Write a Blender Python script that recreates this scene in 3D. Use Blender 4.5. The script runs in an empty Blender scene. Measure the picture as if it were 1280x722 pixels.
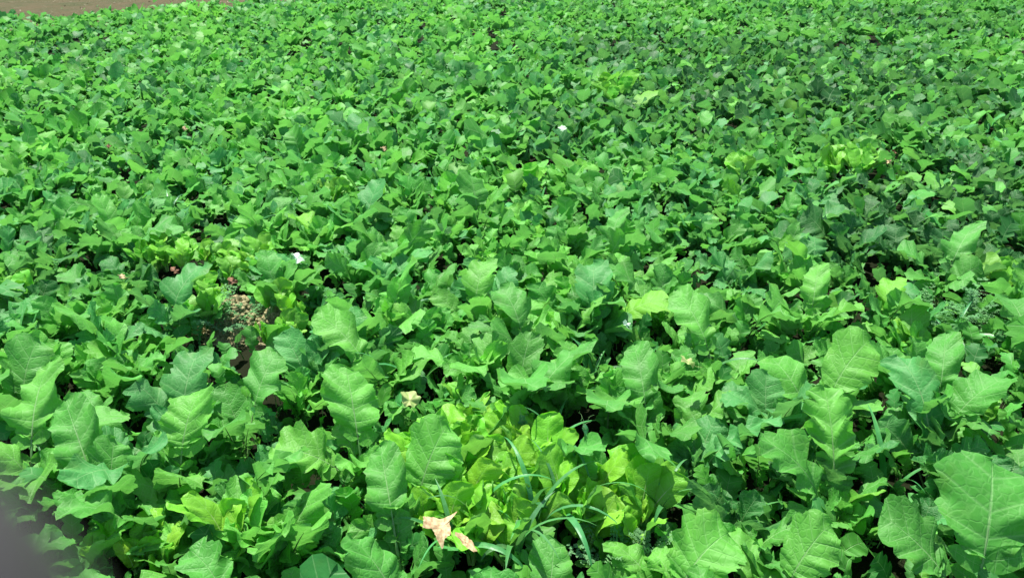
import bpy, bmesh, math, random
import numpy as np
from mathutils import Vector, Matrix, Euler

random.seed(7)
RNG = np.random.default_rng(7)
scn = bpy.context.scene
COL = scn.collection
R_ = math.radians

# ------------------------------------------------------------------ camera
PITCH = 25.0
HFOV = 62.0
CAMZ = 1.75
cam_data = bpy.data.cameras.new("camera")
cam = bpy.data.objects.new("camera", cam_data)
COL.objects.link(cam)
cam.location = (0, 0, CAMZ)
cam.rotation_euler = (R_(90 - PITCH), 0, 0)
cam_data.sensor_width = 36
cam_data.lens = 18 / math.tan(R_(HFOV / 2))
cam_data.clip_start = 0.004
cam_data.clip_end = 1500
cam_data.dof.use_dof = True
cam_data.dof.focus_distance = 2.8
cam_data.dof.aperture_fstop = 10.5
scn.camera = cam

# ------------------------------------------------------------------ sky, sun, exposure
SUN_EL, SUN_AZ = 66.0, -28.0        # azimuth clockwise from +Y (the view direction)
world = bpy.data.worlds.new("World")
scn.world = world
world.use_nodes = True
wn = world.node_tree
bg = wn.nodes["Background"]
sky = wn.nodes.new("ShaderNodeTexSky")
sky.sky_type = 'NISHITA'
sky.sun_disc = False
sky.sun_elevation = R_(SUN_EL)
sky.sun_rotation = R_(SUN_AZ)
wn.links.new(sky.outputs[0], bg.inputs[0])
bg.inputs[1].default_value = 0.105
sun_data = bpy.data.lights.new("sun", 'SUN')
sun_data.energy = 4.7
sun_data.angle = R_(0.5)
sun_data.color = (1.0, 0.96, 0.9)
sun = bpy.data.objects.new("sun", sun_data)
COL.objects.link(sun)
sd = Vector((math.sin(R_(SUN_AZ)) * math.cos(R_(SUN_EL)), math.cos(R_(SUN_AZ)) * math.cos(R_(SUN_EL)), math.sin(R_(SUN_EL))))
sun.rotation_euler = sd.to_track_quat('Z', 'Y').to_euler()
sun.location = sd * 30
vs = scn.view_settings
vs.view_transform = 'Standard'
vs.look = 'None'
vs.exposure = 1.12
vs.gamma = 1.0
scn.cycles.max_bounces = 8
scn.cycles.transmission_bounces = 6
scn.cycles.sample_clamp_indirect = 6

# ------------------------------------------------------------------ view geometry helpers
FP = 640 / math.tan(R_(HFOV / 2))
CF = Vector((0, math.cos(R_(PITCH)), -math.sin(R_(PITCH))))
CU = Vector((0, math.sin(R_(PITCH)), math.cos(R_(PITCH))))
CR = Vector((1, 0, 0))
CAM = Vector((0, 0, CAMZ))


def at(px, py, z=0.3):
    """world point at height z that the photograph shows at pixel (px, py) of 1280 x 722"""
    d = CF + CR * ((px - 640) / FP) - CU * ((py - 361) / FP)
    return CAM + d * ((z - CAMZ) / d.z)


def pix(x, y, z=0.25):
    v = Vector((x, y, z)) - CAM
    f = v.dot(CF)
    if f < 0.05:
        return (-9999, 9999, f)
    return (640 + FP * v.dot(CR) / f, 361 - FP * v.dot(CU) / f, f)


# ------------------------------------------------------------------ materials
def new_mat(name):
    m = bpy.data.materials.new(name)
    m.use_nodes = True
    nt = m.node_tree
    nt.nodes.clear()
    return m, nt


def mathn(nt, op, a, b=None, c=None, clamp=False):
    n = nt.nodes.new("ShaderNodeMath")
    n.operation = op
    n.use_clamp = clamp
    for i, x in enumerate((a, b, c)):
        if x is None:
            continue
        if isinstance(x, (int, float)):
            n.inputs[i].default_value = x
        else:
            nt.links.new(x, n.inputs[i])
    return n.outputs[0]


def mixc(nt, fac, a, b, mode='MIX'):
    n = nt.nodes.new("ShaderNodeMix")
    n.data_type = 'RGBA'
    n.blend_type = mode
    for sock, x in ((n.inputs[0], fac), (n.inputs[6], a), (n.inputs[7], b)):
        if isinstance(x, (int, float)):
            sock.default_value = x
        elif isinstance(x, tuple):
            sock.default_value = (*x, 1)
        else:
            nt.links.new(x, sock)
    return n.outputs[2]


def leaf_material(name, attr=False, nveins=5, vein=0.75, rough=0.56, trans=0.40, blotch=0.25, fine=True, quilt=False):
    m, nt = new_mat(name)
    L = nt.links.new
    out = nt.nodes.new("ShaderNodeOutputMaterial")
    if attr:
        a = nt.nodes.new("ShaderNodeAttribute")
        a.attribute_name = "tint"
        base = a.outputs["Color"]
    else:
        a = nt.nodes.new("ShaderNodeObjectInfo")
        base = a.outputs["Color"]
    uv = nt.nodes.new("ShaderNodeUVMap")
    sep = nt.nodes.new("ShaderNodeSeparateXYZ")
    L(uv.outputs[0], sep.inputs[0])
    u, v = sep.outputs[0], sep.outputs[1]
    av = mathn(nt, 'ABSOLUTE', mathn(nt, 'MULTIPLY_ADD', v, 2.0, -1.0))
    # side veins
    fr = mathn(nt, 'ABSOLUTE', mathn(nt, 'SUBTRACT', mathn(nt, 'FRACT', mathn(nt, 'MULTIPLY', u, float(nveins))), 0.5))
    wv = mathn(nt, 'MULTIPLY_ADD', av, -0.05, 0.095)
    side = mathn(nt, 'SUBTRACT', 1.0, mathn(nt, 'DIVIDE', fr, wv), clamp=True)
    wm = mathn(nt, 'MULTIPLY_ADD', u, -0.030, 0.052)
    mid = mathn(nt, 'SUBTRACT', 1.0, mathn(nt, 'DIVIDE', av, wm), clamp=True)
    mid = mathn(nt, 'POWER', mid, 0.5)
    tc = nt.nodes.new("ShaderNodeTexCoord")
    geo = nt.nodes.new("ShaderNodeNewGeometry")
    if fine:
        vo = nt.nodes.new("ShaderNodeTexVoronoi")
        vo.feature = 'DISTANCE_TO_EDGE'
        vo.inputs["Scale"].default_value = 75 if not quilt else 120
        wz = nt.nodes.new("ShaderNodeTexNoise")
        wz.inputs["Scale"].default_value = 40
        L(tc.outputs["Object"], wz.inputs["Vector"])
        wadd = nt.nodes.new("ShaderNodeVectorMath")
        wadd.operation = 'MULTIPLY_ADD'
        L(wz.outputs["Color"], wadd.inputs[0])
        wadd.inputs[1].default_value = (0.02, 0.02, 0.02)
        L(tc.outputs["Object"], wadd.inputs[2])
        L(wadd.outputs[0], vo.inputs["Vector"])
        net = mathn(nt, 'SUBTRACT', 1.0, mathn(nt, 'DIVIDE', vo.outputs["Distance"], 0.16), clamp=True)
    else:
        net = None
    vm = mathn(nt, 'MAXIMUM', mathn(nt, 'MULTIPLY', side, 0.6), mid)
    if net is not None:
        vmc = mathn(nt, 'MAXIMUM', vm, mathn(nt, 'MULTIPLY', net, 0.20 if not quilt else 0.08))
    else:
        vmc = vm
    # blotches of tone
    no = nt.nodes.new("ShaderNodeTexNoise")
    no.inputs["Scale"].default_value = 22
    no.inputs["Detail"].default_value = 4
    L(geo.outputs["Position"], no.inputs["Vector"])
    f = mathn(nt, 'MULTIPLY_ADD', no.outputs["Fac"], 2 * blotch, 1.0 - blotch)
    comb = nt.nodes.new("ShaderNodeVectorMath")
    comb.operation = 'SCALE'
    L(base, comb.inputs[0])
    L(f, comb.inputs["Scale"])
    c0 = comb.outputs[0]
    # yellowing, dry specks and nibbled rims
    no2 = nt.nodes.new("ShaderNodeTexNoise")
    no2.inputs["Scale"].default_value = 9
    no2.inputs["Detail"].default_value = 3
    L(geo.outputs["Position"], no2.inputs["Vector"])
    yel = mathn(nt, 'MULTIPLY', mathn(nt, 'SUBTRACT', no2.outputs["Fac"], 0.57, clamp=True), 5.0, clamp=True)
    yel = mathn(nt, 'MULTIPLY', yel, mathn(nt, 'POWER', av, 2.0))
    c1 = mixc(nt, mathn(nt, 'MULTIPLY', yel, 0.35), c0, (0.24, 0.36, 0.04))
    pale = mixc(nt, 0.5, c1, (0.42, 0.66, 0.30))
    c2 = mixc(nt, mathn(nt, 'MULTIPLY', vmc, vein), c1, pale)
    # underside paler and matt
    under = mixc(nt, 0.4, c2, (0.17, 0.36, 0.14))
    c3 = mixc(nt, geo.outputs["Backfacing"], c2, under)
    # bump
    h = mathn(nt, 'MULTIPLY', mathn(nt, 'MULTIPLY', vm, -1.0), 1.0)
    if net is not None:
        h = mathn(nt, 'MULTIPLY_ADD', net, -0.55 if not quilt else -1.0, h)
    no3 = nt.nodes.new("ShaderNodeTexNoise")
    no3.inputs["Scale"].default_value = 60
    no3.inputs["Detail"].default_value = 3
    L(tc.outputs["Object"], no3.inputs["Vector"])
    h = mathn(nt, 'MULTIPLY_ADD', no3.outputs["Fac"], 1.2, h)
    bp = nt.nodes.new("ShaderNodeBump")
    bp.inputs["Strength"].default_value = 0.55 if not quilt else 0.25
    bp.inputs["Distance"].default_value = 0.0022
    L(h, bp.inputs["Height"])
    pr = nt.nodes.new("ShaderNodeBsdfPrincipled")
    L(c3, pr.inputs["Base Color"])
    rr = mathn(nt, 'MULTIPLY_ADD', no.outputs["Fac"], 0.25, rough - 0.12)
    rr = mathn(nt, 'MULTIPLY_ADD', geo.outputs["Backfacing"], 0.25, rr)
    L(rr, pr.inputs["Roughness"])
    pr.inputs["Specular IOR Level"].default_value = 0.32
    L(bp.outputs[0], pr.inputs["Normal"])
    tr = nt.nodes.new("ShaderNodeBsdfTranslucent")
    tcol = mixc(nt, 1.0, c3, (1.05, 1.18, 0.75), 'MULTIPLY')
    L(tcol, tr.inputs["Color"])
    L(bp.outputs[0], tr.inputs["Normal"])
    mx = nt.nodes.new("ShaderNodeMixShader")
    mx.inputs[0].default_value = trans
    L(pr.outputs[0], mx.inputs[1])
    L(tr.outputs[0], mx.inputs[2])
    L(mx.outputs[0], out.inputs[0])
    return m


def plain_material(name, col, rough=0.7, var=0.2, scale=30, col2=None, trans=0.0, bump=0.3, dist=0.003):
    m, nt = new_mat(name)
    L = nt.links.new
    out = nt.nodes.new("ShaderNodeOutputMaterial")
    geo = nt.nodes.new("ShaderNodeNewGeometry")
    no = nt.nodes.new("ShaderNodeTexNoise")
    no.inputs["Scale"].default_value = scale
    no.inputs["Detail"].default_value = 6
    L(geo.outputs["Position"], no.inputs["Vector"])
    c2 = col2 or tuple(c * (1 - var * 2) for c in col)
    fac = mathn(nt, 'MULTIPLY_ADD', no.outputs["Fac"], 3.0, -1.0, clamp=True)
    c = mixc(nt, fac, c2, col)
    pr = nt.nodes.new("ShaderNodeBsdfPrincipled")
    L(c, pr.inputs["Base Color"])
    pr.inputs["Roughness"].default_value = rough
    bp = nt.nodes.new("ShaderNodeBump")
    bp.inputs["Strength"].default_value = bump
    bp.inputs["Distance"].default_value = dist
    L(no.outputs["Fac"], bp.inputs["Height"])
    L(bp.outputs[0], pr.inputs["Normal"])
    if trans > 0:
        tr = nt.nodes.new("ShaderNodeBsdfTranslucent")
        L(c, tr.inputs["Color"])
        mx = nt.nodes.new("ShaderNodeMixShader")
        mx.inputs[0].default_value = trans
        L(pr.outputs[0], mx.inputs[1])
        L(tr.outputs[0], mx.inputs[2])
        L(mx.outputs[0], out.inputs[0])
    else:
        L(pr.outputs[0], out.inputs[0])
    return m


M_LEAF = leaf_material("brassica leaf")
M_LEAF_S = leaf_material("brassica leaf mass", attr=True, fine=False)
M_LET = leaf_material("pale leaf", vein=0.4, rough=0.5, trans=0.35, quilt=True, nveins=6, blotch=0.15)
M_STALK = plain_material("leaf stalk", (0.20, 0.38, 0.12), 0.45, 0.2, 40)
M_STALK_Y = plain_material("pale leaf stalk", (0.36, 0.52, 0.16), 0.45, 0.15, 40)
M_GRASS = leaf_material("grass blade", vein=0.15, rough=0.4, trans=0.25, fine=False, nveins=1)
M_DEAD = plain_material("dead leaf tan", (0.60, 0.50, 0.27), 0.8, 0.15, 110, (0.34, 0.20, 0.09), 0.15)
M_RUST = plain_material("dead leaf rust", (0.24, 0.11, 0.045), 0.75, 0.2, 45, (0.14, 0.06, 0.03), 0.1)
M_BLEACH = plain_material("bleached leaf", (0.62, 0.80, 0.58), 0.5, 0.1, 30, (0.42, 0.62, 0.36), 0.2)
M_CREAM = plain_material("cream leaf", (0.42, 0.46, 0.16), 0.6, 0.1, 60, (0.20, 0.34, 0.07), 0.25)
M_SKIN_SHADED = plain_material("skin", (0.050, 0.040, 0.043), 0.55, 0.1, 300, None, 0, 0.2, 0.0004)  # shade is put into the skin colour, so the fingertip reads as unlit
M_NAIL = plain_material("nail", (0.45, 0.33, 0.31), 0.3, 0.05, 100, None, 0, 0.05, 0.0002)
M_CLOD = plain_material("soil clod", (0.42, 0.35, 0.18), 0.9, 0.2, 45, (0.11, 0.12, 0.045), 0, 0.7, 0.004)


# the crop's far edge: a straight line on the ground, bare soil beyond it
E0, E1 = at(0, 29, .12), at(340, 2, .12)
EDN = Vector((-(E1 - E0).y, (E1 - E0).x, 0)).normalized()


def soil_material():
    m, nt = new_mat("dry soil")
    L = nt.links.new
    out = nt.nodes.new("ShaderNodeOutputMaterial")
    geo = nt.nodes.new("ShaderNodeNewGeometry")
    n1 = nt.nodes.new("ShaderNodeTexNoise")
    n1.inputs["Scale"].default_value = 2.2
    n1.inputs["Detail"].default_value = 5
    n2 = nt.nodes.new("ShaderNodeTexNoise")
    n2.inputs["Scale"].default_value = 14
    n2.inputs["Detail"].default_value = 8
    n2.inputs["Roughness"].default_value = 0.7
    vo = nt.nodes.new("ShaderNodeTexVoronoi")
    vo.inputs["Scale"].default_value = 22
    for n in (n1, n2, vo):
        L(geo.outputs["Position"], n.inputs["Vector"])
    f1 = mathn(nt, 'MULTIPLY_ADD', n1.outputs["Fac"], 3.2, -1.1, clamp=True)
    c = mixc(nt, f1, (0.038, 0.050, 0.015), (0.074, 0.058, 0.027))
    f2 = mathn(nt, 'MULTIPLY_ADD', n2.outputs["Fac"], 4.0, -1.5, clamp=True)
    c = mixc(nt, mathn(nt, 'MULTIPLY', f2, 0.6), c, (0.100, 0.083, 0.042))
    f3 = mathn(nt, 'LESS_THAN', vo.outputs["Distance"], 0.17)
    c = mixc(nt, mathn(nt, 'MULTIPLY', f3, 0.6), c, (0.10, 0.075, 0.04))
    # multiplied darker and greener inside the crop, left paler beyond its edge
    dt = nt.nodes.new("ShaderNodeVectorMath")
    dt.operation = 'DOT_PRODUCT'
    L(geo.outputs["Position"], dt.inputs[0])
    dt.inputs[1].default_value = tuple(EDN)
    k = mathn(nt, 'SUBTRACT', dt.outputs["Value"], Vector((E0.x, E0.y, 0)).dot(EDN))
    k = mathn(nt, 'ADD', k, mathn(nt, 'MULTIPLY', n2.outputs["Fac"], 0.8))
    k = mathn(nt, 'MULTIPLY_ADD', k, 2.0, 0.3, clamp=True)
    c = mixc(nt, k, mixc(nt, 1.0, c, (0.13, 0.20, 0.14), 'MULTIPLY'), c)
    pr = nt.nodes.new("ShaderNodeBsdfPrincipled")
    L(c, pr.inputs["Base Color"])
    pr.inputs["Roughness"].default_value = 0.95
    pr.inputs["Specular IOR Level"].default_value = 0.1
    bp = nt.nodes.new("ShaderNodeBump")
    bp.inputs["Strength"].default_value = 0.8
    bp.inputs["Distance"].default_value = 0.02
    L(n2.outputs["Fac"], bp.inputs["Height"])
    L(bp.outputs[0], pr.inputs["Normal"])
    L(pr.outputs[0], out.inputs[0])
    return m


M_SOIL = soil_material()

# tints (linear base colours of living leaves)
T_MID = (0.084, 0.335, 0.044)
T_LIGHT = (0.125, 0.420, 0.052)
T_BLUE = (0.074, 0.310, 0.070)
T_DARK = (0.038, 0.205, 0.036)
T_YEL = (0.185, 0.500, 0.032)
T_LIME = (0.150, 0.455, 0.035)


def jit(c, a=0.12):
    k = 1 + random.uniform(-a, a)
    return (c[0] * k * (1 + random.uniform(-a, a)), c[1] * k, c[2] * k * (1 + random.uniform(-a, a)))


# ------------------------------------------------------------------ leaf geometry
def leaf_params(kind, r):
    u = r.uniform
    p = dict(kind=kind, seed=int(r.integers(1 << 30)))
    if kind == 'broad':      # big rounded, shallow lobed
        p.update(Lp=u(.09, .15), Lb=u(.11, .145), W=u(.052, .078), n=int(r.integers(4, 7)), A=u(.07, .20), teeth=u(.022, .042), q=u(.50, .68), ob=u(.1, .7),
                 a0=u(66, 86), a1=u(-10, 58), fold=u(.0, .45), ruf=u(.008, .020), rw=u(.9, 1.5), side=r.integers(1, 4), stalk=.0026, lag=u(1.5, 1.9))
    elif kind == 'lobed':    # lyrate, deep sinuses, crinkled
        p.update(Lp=u(.05, .10), Lb=u(.15, .20), W=u(.034, .048), n=int(r.integers(4, 6)), A=u(.38, .60), teeth=u(.025, .05), q=u(.5, .72), ob=u(.9, 1.7),
                 a0=u(66, 88), a1=u(-20, 55), fold=u(.0, .5), ruf=u(.009, .022), rw=u(1.2, 2.4), side=r.integers(1, 4), stalk=.0022, lag=u(1.3, 1.6))
    elif kind == 'round':    # pale lettuce-like, entire margin
        p.update(Lp=u(.02, .05), Lb=u(.065, .10), W=u(.025, .036), n=6, A=u(0, .02), teeth=u(0, .006), q=u(.5, .65), ob=u(.6, 1.2),
                 a0=u(66, 86), a1=u(25, 70), fold=u(-.1, .25), ruf=u(.001, .004), rw=u(.7, 1.2), side=0, stalk=.0028, lag=u(1.2, 1.5))
    elif kind == 'tongue':   # long entire leaf
        p.update(Lp=u(.02, .04), Lb=u(.13, .18), W=u(.017, .024), n=6, A=u(0, .05), teeth=u(0, .02), q=u(.6, .7), ob=u(.3, .7),
                 a0=u(70, 88), a1=u(20, 60), fold=u(.1, .4), ruf=u(.001, .005), rw=u(.7, 1.2), side=0, stalk=.0026, lag=u(1.2, 1.4))
    return p


def build_leaf(p, rows, cols, petiole=5, pseg=12):
    """returns verts (n,3), quads list, uvs per vertex, material index per face"""
    r = np.random.default_rng(p['seed'])
    soft = 1.0
    jitter = r.uniform(-1, 1, (2, 61))
    ph = r.uniform(0, 6.28, 8)
    lobesize = r.uniform(-1, 1, (2, 12))
    Lp, Lb, W = p['Lp'], p['Lb'], p['W']
    total = Lp + Lb
    # spine: angle eases from a0 to a1
    sN = 48
    ss = np.linspace(0, 1, sN + 1)
    e = np.clip((ss - 0.15) / 0.85, 0, 1)
    ang = np.radians(p['a0'] + (p['a1'] - p['a0']) * (e ** 1.3))
    ds = total / sN
    cy = np.concatenate([[0], np.cumsum(np.cos((ang[1:] + ang[:-1]) / 2) * ds)])
    cz = np.concatenate([[0], np.cumsum(np.sin((ang[1:] + ang[:-1]) / 2) * ds)])
    sway = r.uniform(-.25, .25)

    def spine(y):       # y: distance along
        t = np.clip(y / total, -.02, 1.04) * sN
        i = np.clip(t.astype(int), 0, sN - 1)
        f = t - i
        yy = cy[i] + (cy[i + 1] - cy[i]) * f
        zz = cz[i] + (cz[i + 1] - cz[i]) * f
        a = ang[i] + (ang[i + 1] - ang[i]) * np.clip(f, 0, 1)
        return yy, zz, a, sway * (y / total) ** 2 * total

    vv = {1: [0, 1], 2: [0, .55, 1], 3: [0, .35, .72, 1], 5: [0, .18, .4, .64, .84, 1]}[cols]
    vs_ = [-x for x in vv[:0:-1]] + vv
    nc = len(vs_)
    tau = np.linspace(0, 1, rows + 1)
    V, UV = [], []
    n = p['n']
    roll = r.uniform(-.75, .75)
    for ri, t in enumerate(tau):
        s = t ** 0.95
        o = Lb * (t ** p['lag']) * (1.0 if t > .999 else .985)
        yb = Lb * (1 - math.cos(math.pi * s)) / 2
        sx = max(math.sin(math.pi * s), 0) ** p['q'] * W * (0.72 + p['ob'] * (yb / Lb) * 0.62)
        Aloc = soft * p['A'] * (1.5 - t * 1.0)
        lobe = 1 - Aloc * (1 - abs(math.sin(math.pi * n * t)) ** .55) * (1 if 0.02 < t < .97 else 0)
        for side_i, sg in ((0, -1), (1, 1)):
            pass
        for v in vs_:
            sg = 0 if v < 0 else 1
            a = abs(v)
            tooth = 1 + (1 if rows > 14 else .3) * p['teeth'] * ((1 if ri % 2 else -1) * .8 + jitter[sg, int(t * 60)] * .9) + p['A'] * .22 * jitter[sg, int(t * n * 1.99) + 3]
            k = lobe * tooth * (1 + ((.10 if p['kind'] == 'broad' else .15) if p['kind'] in ('broad', 'lobed') else .04) * lobesize[sg, int(t * n * .999)] * abs(math.sin(math.pi * n * t)))
            x = a * sx * k
            y = o + (yb + (Lb * .02 * jitter[sg, int(t * 60)] if 0 < t < 1 else 0) - o) * a * (0.62 + 0.38 * k)
            # relief, in metres along the normal
            z = p['fold'] * (math.sqrt(x * x + .00012) - .011)
            z -= 2.6 * x * x * (1.0 + 1.3 * math.sin(ph[3])) + (.006 * math.sin(t * 6 + ph[6]) * v if p['kind'] in ('broad', 'lobed') else 0)
            z += p['ruf'] * (1 if rows > 16 else .6) * a ** 2 * math.sin(2 * math.pi * n * t * p['rw'] * .5 + ph[sg]) * math.sin(math.pi * min(1, t * 1.1 + .05))
            z += ((.0055 if rows > 16 else .003) if p['kind'] in ('broad', 'lobed') else .0022) * (Lb / .14) * math.sin(math.pi * n * t) ** 2 * -1 * min(a * 2, 1) * (1 - .4 * a)
            z += .004 * math.sin(9 * t + ph[4]) * a + .003 * math.sin(15 * t + 5 * v + ph[5]) * a
            xx = x if sg else -x
            if v == 0:
                xx = 0
            V.append((xx, Lp + y, z))
            UV.append((t * n / (5 if p['kind'] in ('broad', 'lobed') else 6), v * .5 + .5))
    F, MI = [], []
    for i in range(rows):
        for j in range(nc - 1):
            a = i * nc + j
            F.append((a, a + 1, a + nc + 1, a + nc))
            MI.append(0)
    # side lobes along the stalk
    if cols > 1 or rows > 10:
        for k in range(int(p['side']) if cols > 1 else min(1, int(p['side']))):
            for sgn in (-1, 1):
                y0 = Lp * (.92 - .24 * k) + r.uniform(-.006, .006)
                sl = W * r.uniform(.48, .80) * (1 - .22 * k)
                base = len(V)
                m = 5
                for i in range(m + 1):
                    tt = i / m
                    wdt = sl * .36 * math.sin(math.pi * min(1, tt * .93 + .05)) ** .7 * (1 + r.uniform(-.12, .12))
                    for v in (-1, 0, 1):
                        V.append((sgn * (tt * sl), y0 + tt * sl * .35 + v * wdt, .003 * (1 - abs(v)) * -1 + .004 * math.sin(tt * 5 + k)))
                        UV.append((.1 + tt * .8, v * .5 + .5))
                for i in range(m):
                    for j in range(2):
                        a = base + i * 3 + j
                        q = (a, a + 1, a + 4, a + 3)
                        F.append(q if sgn < 0 else q[::-1])
                        MI.append(0)
    V = np.array(V)
    # bend onto the spine
    yy, zz, a, sw = spine(V[:, 1])
    rt = roll * np.clip((V[:, 1] - Lp) / Lb + .3, 0, 1)
    x = V[:, 0] * np.cos(rt) - V[:, 2] * np.sin(rt)
    z = V[:, 0] * np.sin(rt) + V[:, 2] * np.cos(rt)
    out = np.stack([x + sw, yy - np.sin(a) * z, zz + np.cos(a) * z], 1)
    out = list(map(tuple, out))
    UV = list(UV)
    # stalk and raised rib
    if petiole:
        seg = pseg
        yends = Lp + Lb * .55
        base = len(out)
        for i in range(seg + 1):
            y = np.array([yends * i / seg])
            yy, zz, a, sw = spine(y)
            rad = p['stalk'] * (1.5 - 1.25 * i / seg)
            drop = rad * (1.0 if y[0] < Lp else .75)
            for k in range(petiole):
                th = 2 * math.pi * k / petiole
                nx, nz = math.cos(th) * rad, math.sin(th) * rad - drop
                out.append((float(sw[0]) + nx, float(yy[0] - math.sin(a[0]) * nz), float(zz[0] + math.cos(a[0]) * nz)))
                UV.append((.5, .5))
        for i in range(seg):
            for k in range(petiole):
                A = base + i * petiole + k
                B = base + i * petiole + (k + 1) % petiole
                F.append((A, B, B + petiole, A + petiole))
                MI.append(1)
    V = np.array(out)
    bc_y = np.array([Lp + Lb * .5])
    yy, zz, a, sw = spine(bc_y)
    return dict(V=V, F=np.array(F), UV=np.array(UV), MI=np.array(MI), centre=(float(sw[0]), float(yy[0]), float(zz[0])), p=p)


def mesh_from(name, d, mats, smooth=True):
    me = bpy.data.meshes.new(name)
    me.from_pydata(d['V'].tolist(), [], d['F'].tolist())
    uvl = me.uv_layers.new(name="UVMap")
    li = np.empty(len(me.loops), dtype=np.int32)
    me.loops.foreach_get("vertex_index", li)
    uvl.data.foreach_set("uv", d['UV'][li].astype(np.float32).ravel())
    for m in mats:
        me.materials.append(m)
    me.polygons.foreach_set("material_index", d['MI'].astype(np.int32))
    me.polygons.foreach_set("use_smooth", np.full(len(me.polygons), smooth))
    me.update()
    return me


NV = {'broad': 24, 'lobed': 24, 'round': 12, 'tongue': 4}
LIB = {}
r0 = np.random.default_rng(11)
for kind, cnt in NV.items():
    for i in range(cnt):
        p = leaf_params(kind, r0)
        mats = [M_LET if kind in ('round', 'tongue') else M_LEAF, M_STALK_Y if kind in ('round', 'tongue') else M_STALK]
        hi = build_leaf(p, 30, 5, 6, 14)
        lo = build_leaf(p, 20, 3, 3, 6)
        LIB.setdefault(kind, []).append(dict(
            p=p, centre=hi['centre'],
            hi=mesh_from(kind + "_leaf", hi, mats), lo=mesh_from(kind + "_leaf", lo, mats),
            mid=build_leaf(p, 3 * p['n'] if kind != 'round' else 10, 2, 3, 2), far=build_leaf(p, 2 * p['n'] if kind == 'lobed' else 8, 1, 0)))

# ------------------------------------------------------------------ object helpers


def link(o, parent=None):
    COL.objects.link(o)
    if parent is not None:
        o.parent = parent
    return o


def thing(name, loc, label, cat, group=None, rz=0.0):
    o = bpy.data.objects.new(name, None)
    o.empty_display_size = 0.05
    o.location = loc
    o.rotation_euler = (0, 0, rz)
    link(o)
    o['label'] = label
    o['category'] = cat
    if group:
        o['group'] = group
    return o


def part(name, me, parent, col=(1, 1, 1), loc=(0, 0, 0), rot=(0, 0, 0), sc=1.0):
    o = bpy.data.objects.new(name, me)
    o.location = loc
    o.rotation_euler = rot
    o.scale = (sc,) * 3 if isinstance(sc, (int, float)) else sc
    o.color = (*col, 1)
    link(o, parent)
    return o


USED = set()


MARKS = [
    (560, 665, "the large tan dead leaf"), (298, 386, "the bare soil heap"), (1238, 628, "the huge pale-veined leaf"), (30, 690, "the blurred fingertip"),
    (372, 323, "the whitish leaf above the soil"), (480, 186, "the tiny orange dead leaf"), (621, 165, "the mint bleached leaf"), (703, 161, "the bright white leaf edge"),
    (861, 453, "the cream-yellow withered leaf"), (1110, 200, "the tan leaf in the gap"), (762, 118, "the far yellow rosettes"), (136, 183, "the tiny reddish dead leaf"),
    (231, 161, "the tiny pinkish dead leaf"), (742, 356, "the glossy blue-green leaf mid-field"), (720, 540, "the dark hollow near the grass"), (1215, 405, "the weedy hollow"),
    (512, 500, "the cream-edged withered leaf"), (236, 468, "the glossy leaf fanned upright"), (1066, 207, "the yellow rosettes above the gap"), (783, 405, "the tiny whitish scrap"),
    (30, 374, "the lime rosettes at the side"), (420, 238, "the small yellow rosette trio"), (1235, 525, "the single lime rosette"), (20, 20, "the bare strip"), (1010, 684, "the broad low leaf at the bottom"),
]
ORD = ['nearest', 'second', 'third', 'fourth', 'fifth', 'sixth', 'seventh', 'eighth', 'ninth', 'tenth', 'eleventh', 'twelfth', 'thirteenth', 'fourteenth', 'fifteenth', 'sixteenth', 'seventeenth', 'eighteenth', 'nineteenth', 'twentieth']
PENDING = []


def placed_label(desc, px, py):
    PENDING.append((desc, px, py))
    return len(PENDING) - 1


def write_labels():
    """each label: look, then rank and direction seen from the closest landmark of the field"""
    by = {}
    for i, (desc, px, py) in enumerate(PENDING):
        m = min(MARKS, key=lambda q: (q[0] - px) ** 2 + ((q[1] - py) * 1.5) ** 2)
        dx, dy = px - m[0], (py - m[1]) * 1.4
        d = math.hypot(dx, dy)
        v = 'above' if dy < -.38 * d else ('below' if dy > .38 * d else '')
        h = 'left' if dx < -.38 * d else ('right' if dx > .38 * d else '')
        w = f"{v} {h} of" if v and h else (v or f"{h} of")
        by.setdefault((desc, w, m[2]), []).append((d, i))
    text = {}
    for (desc, w, m), rows in by.items():
        rows.sort()
        for k, (d, i) in enumerate(rows):
            text[i] = f"{desc}, {ORD[k]} {w} {m}" if len(rows) > 1 else f"{desc}, {w} {m}"
    for o in bpy.data.objects:
        if isinstance(o.get('label'), int):
            o['label'] = text[o['label']]


# ------------------------------------------------------------------ ground
def field_noise(x, y, s, seed=0.0):
    return (np.sin(x * s * 1.3 + y * s * .7 + seed) + np.sin(x * s * -.8 + y * s * 1.9 + seed * 2.1) + np.sin(x * s * 2.7 + y * s * .3 + 1.7 + seed)) / 3


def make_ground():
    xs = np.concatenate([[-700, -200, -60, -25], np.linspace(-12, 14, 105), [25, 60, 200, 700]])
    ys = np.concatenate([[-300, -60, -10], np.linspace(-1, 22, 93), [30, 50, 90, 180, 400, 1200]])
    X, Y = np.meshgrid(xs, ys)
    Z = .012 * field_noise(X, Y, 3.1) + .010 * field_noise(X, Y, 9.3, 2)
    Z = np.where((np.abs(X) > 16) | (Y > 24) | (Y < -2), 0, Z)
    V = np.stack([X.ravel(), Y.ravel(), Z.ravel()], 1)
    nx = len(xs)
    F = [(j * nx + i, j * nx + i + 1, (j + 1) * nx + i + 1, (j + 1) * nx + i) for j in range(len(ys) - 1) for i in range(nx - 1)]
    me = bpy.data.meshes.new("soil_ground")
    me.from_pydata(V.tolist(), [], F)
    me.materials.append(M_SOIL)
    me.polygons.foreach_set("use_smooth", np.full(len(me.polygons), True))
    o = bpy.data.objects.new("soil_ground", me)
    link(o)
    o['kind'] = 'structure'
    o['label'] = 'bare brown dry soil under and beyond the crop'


make_ground()



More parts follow.
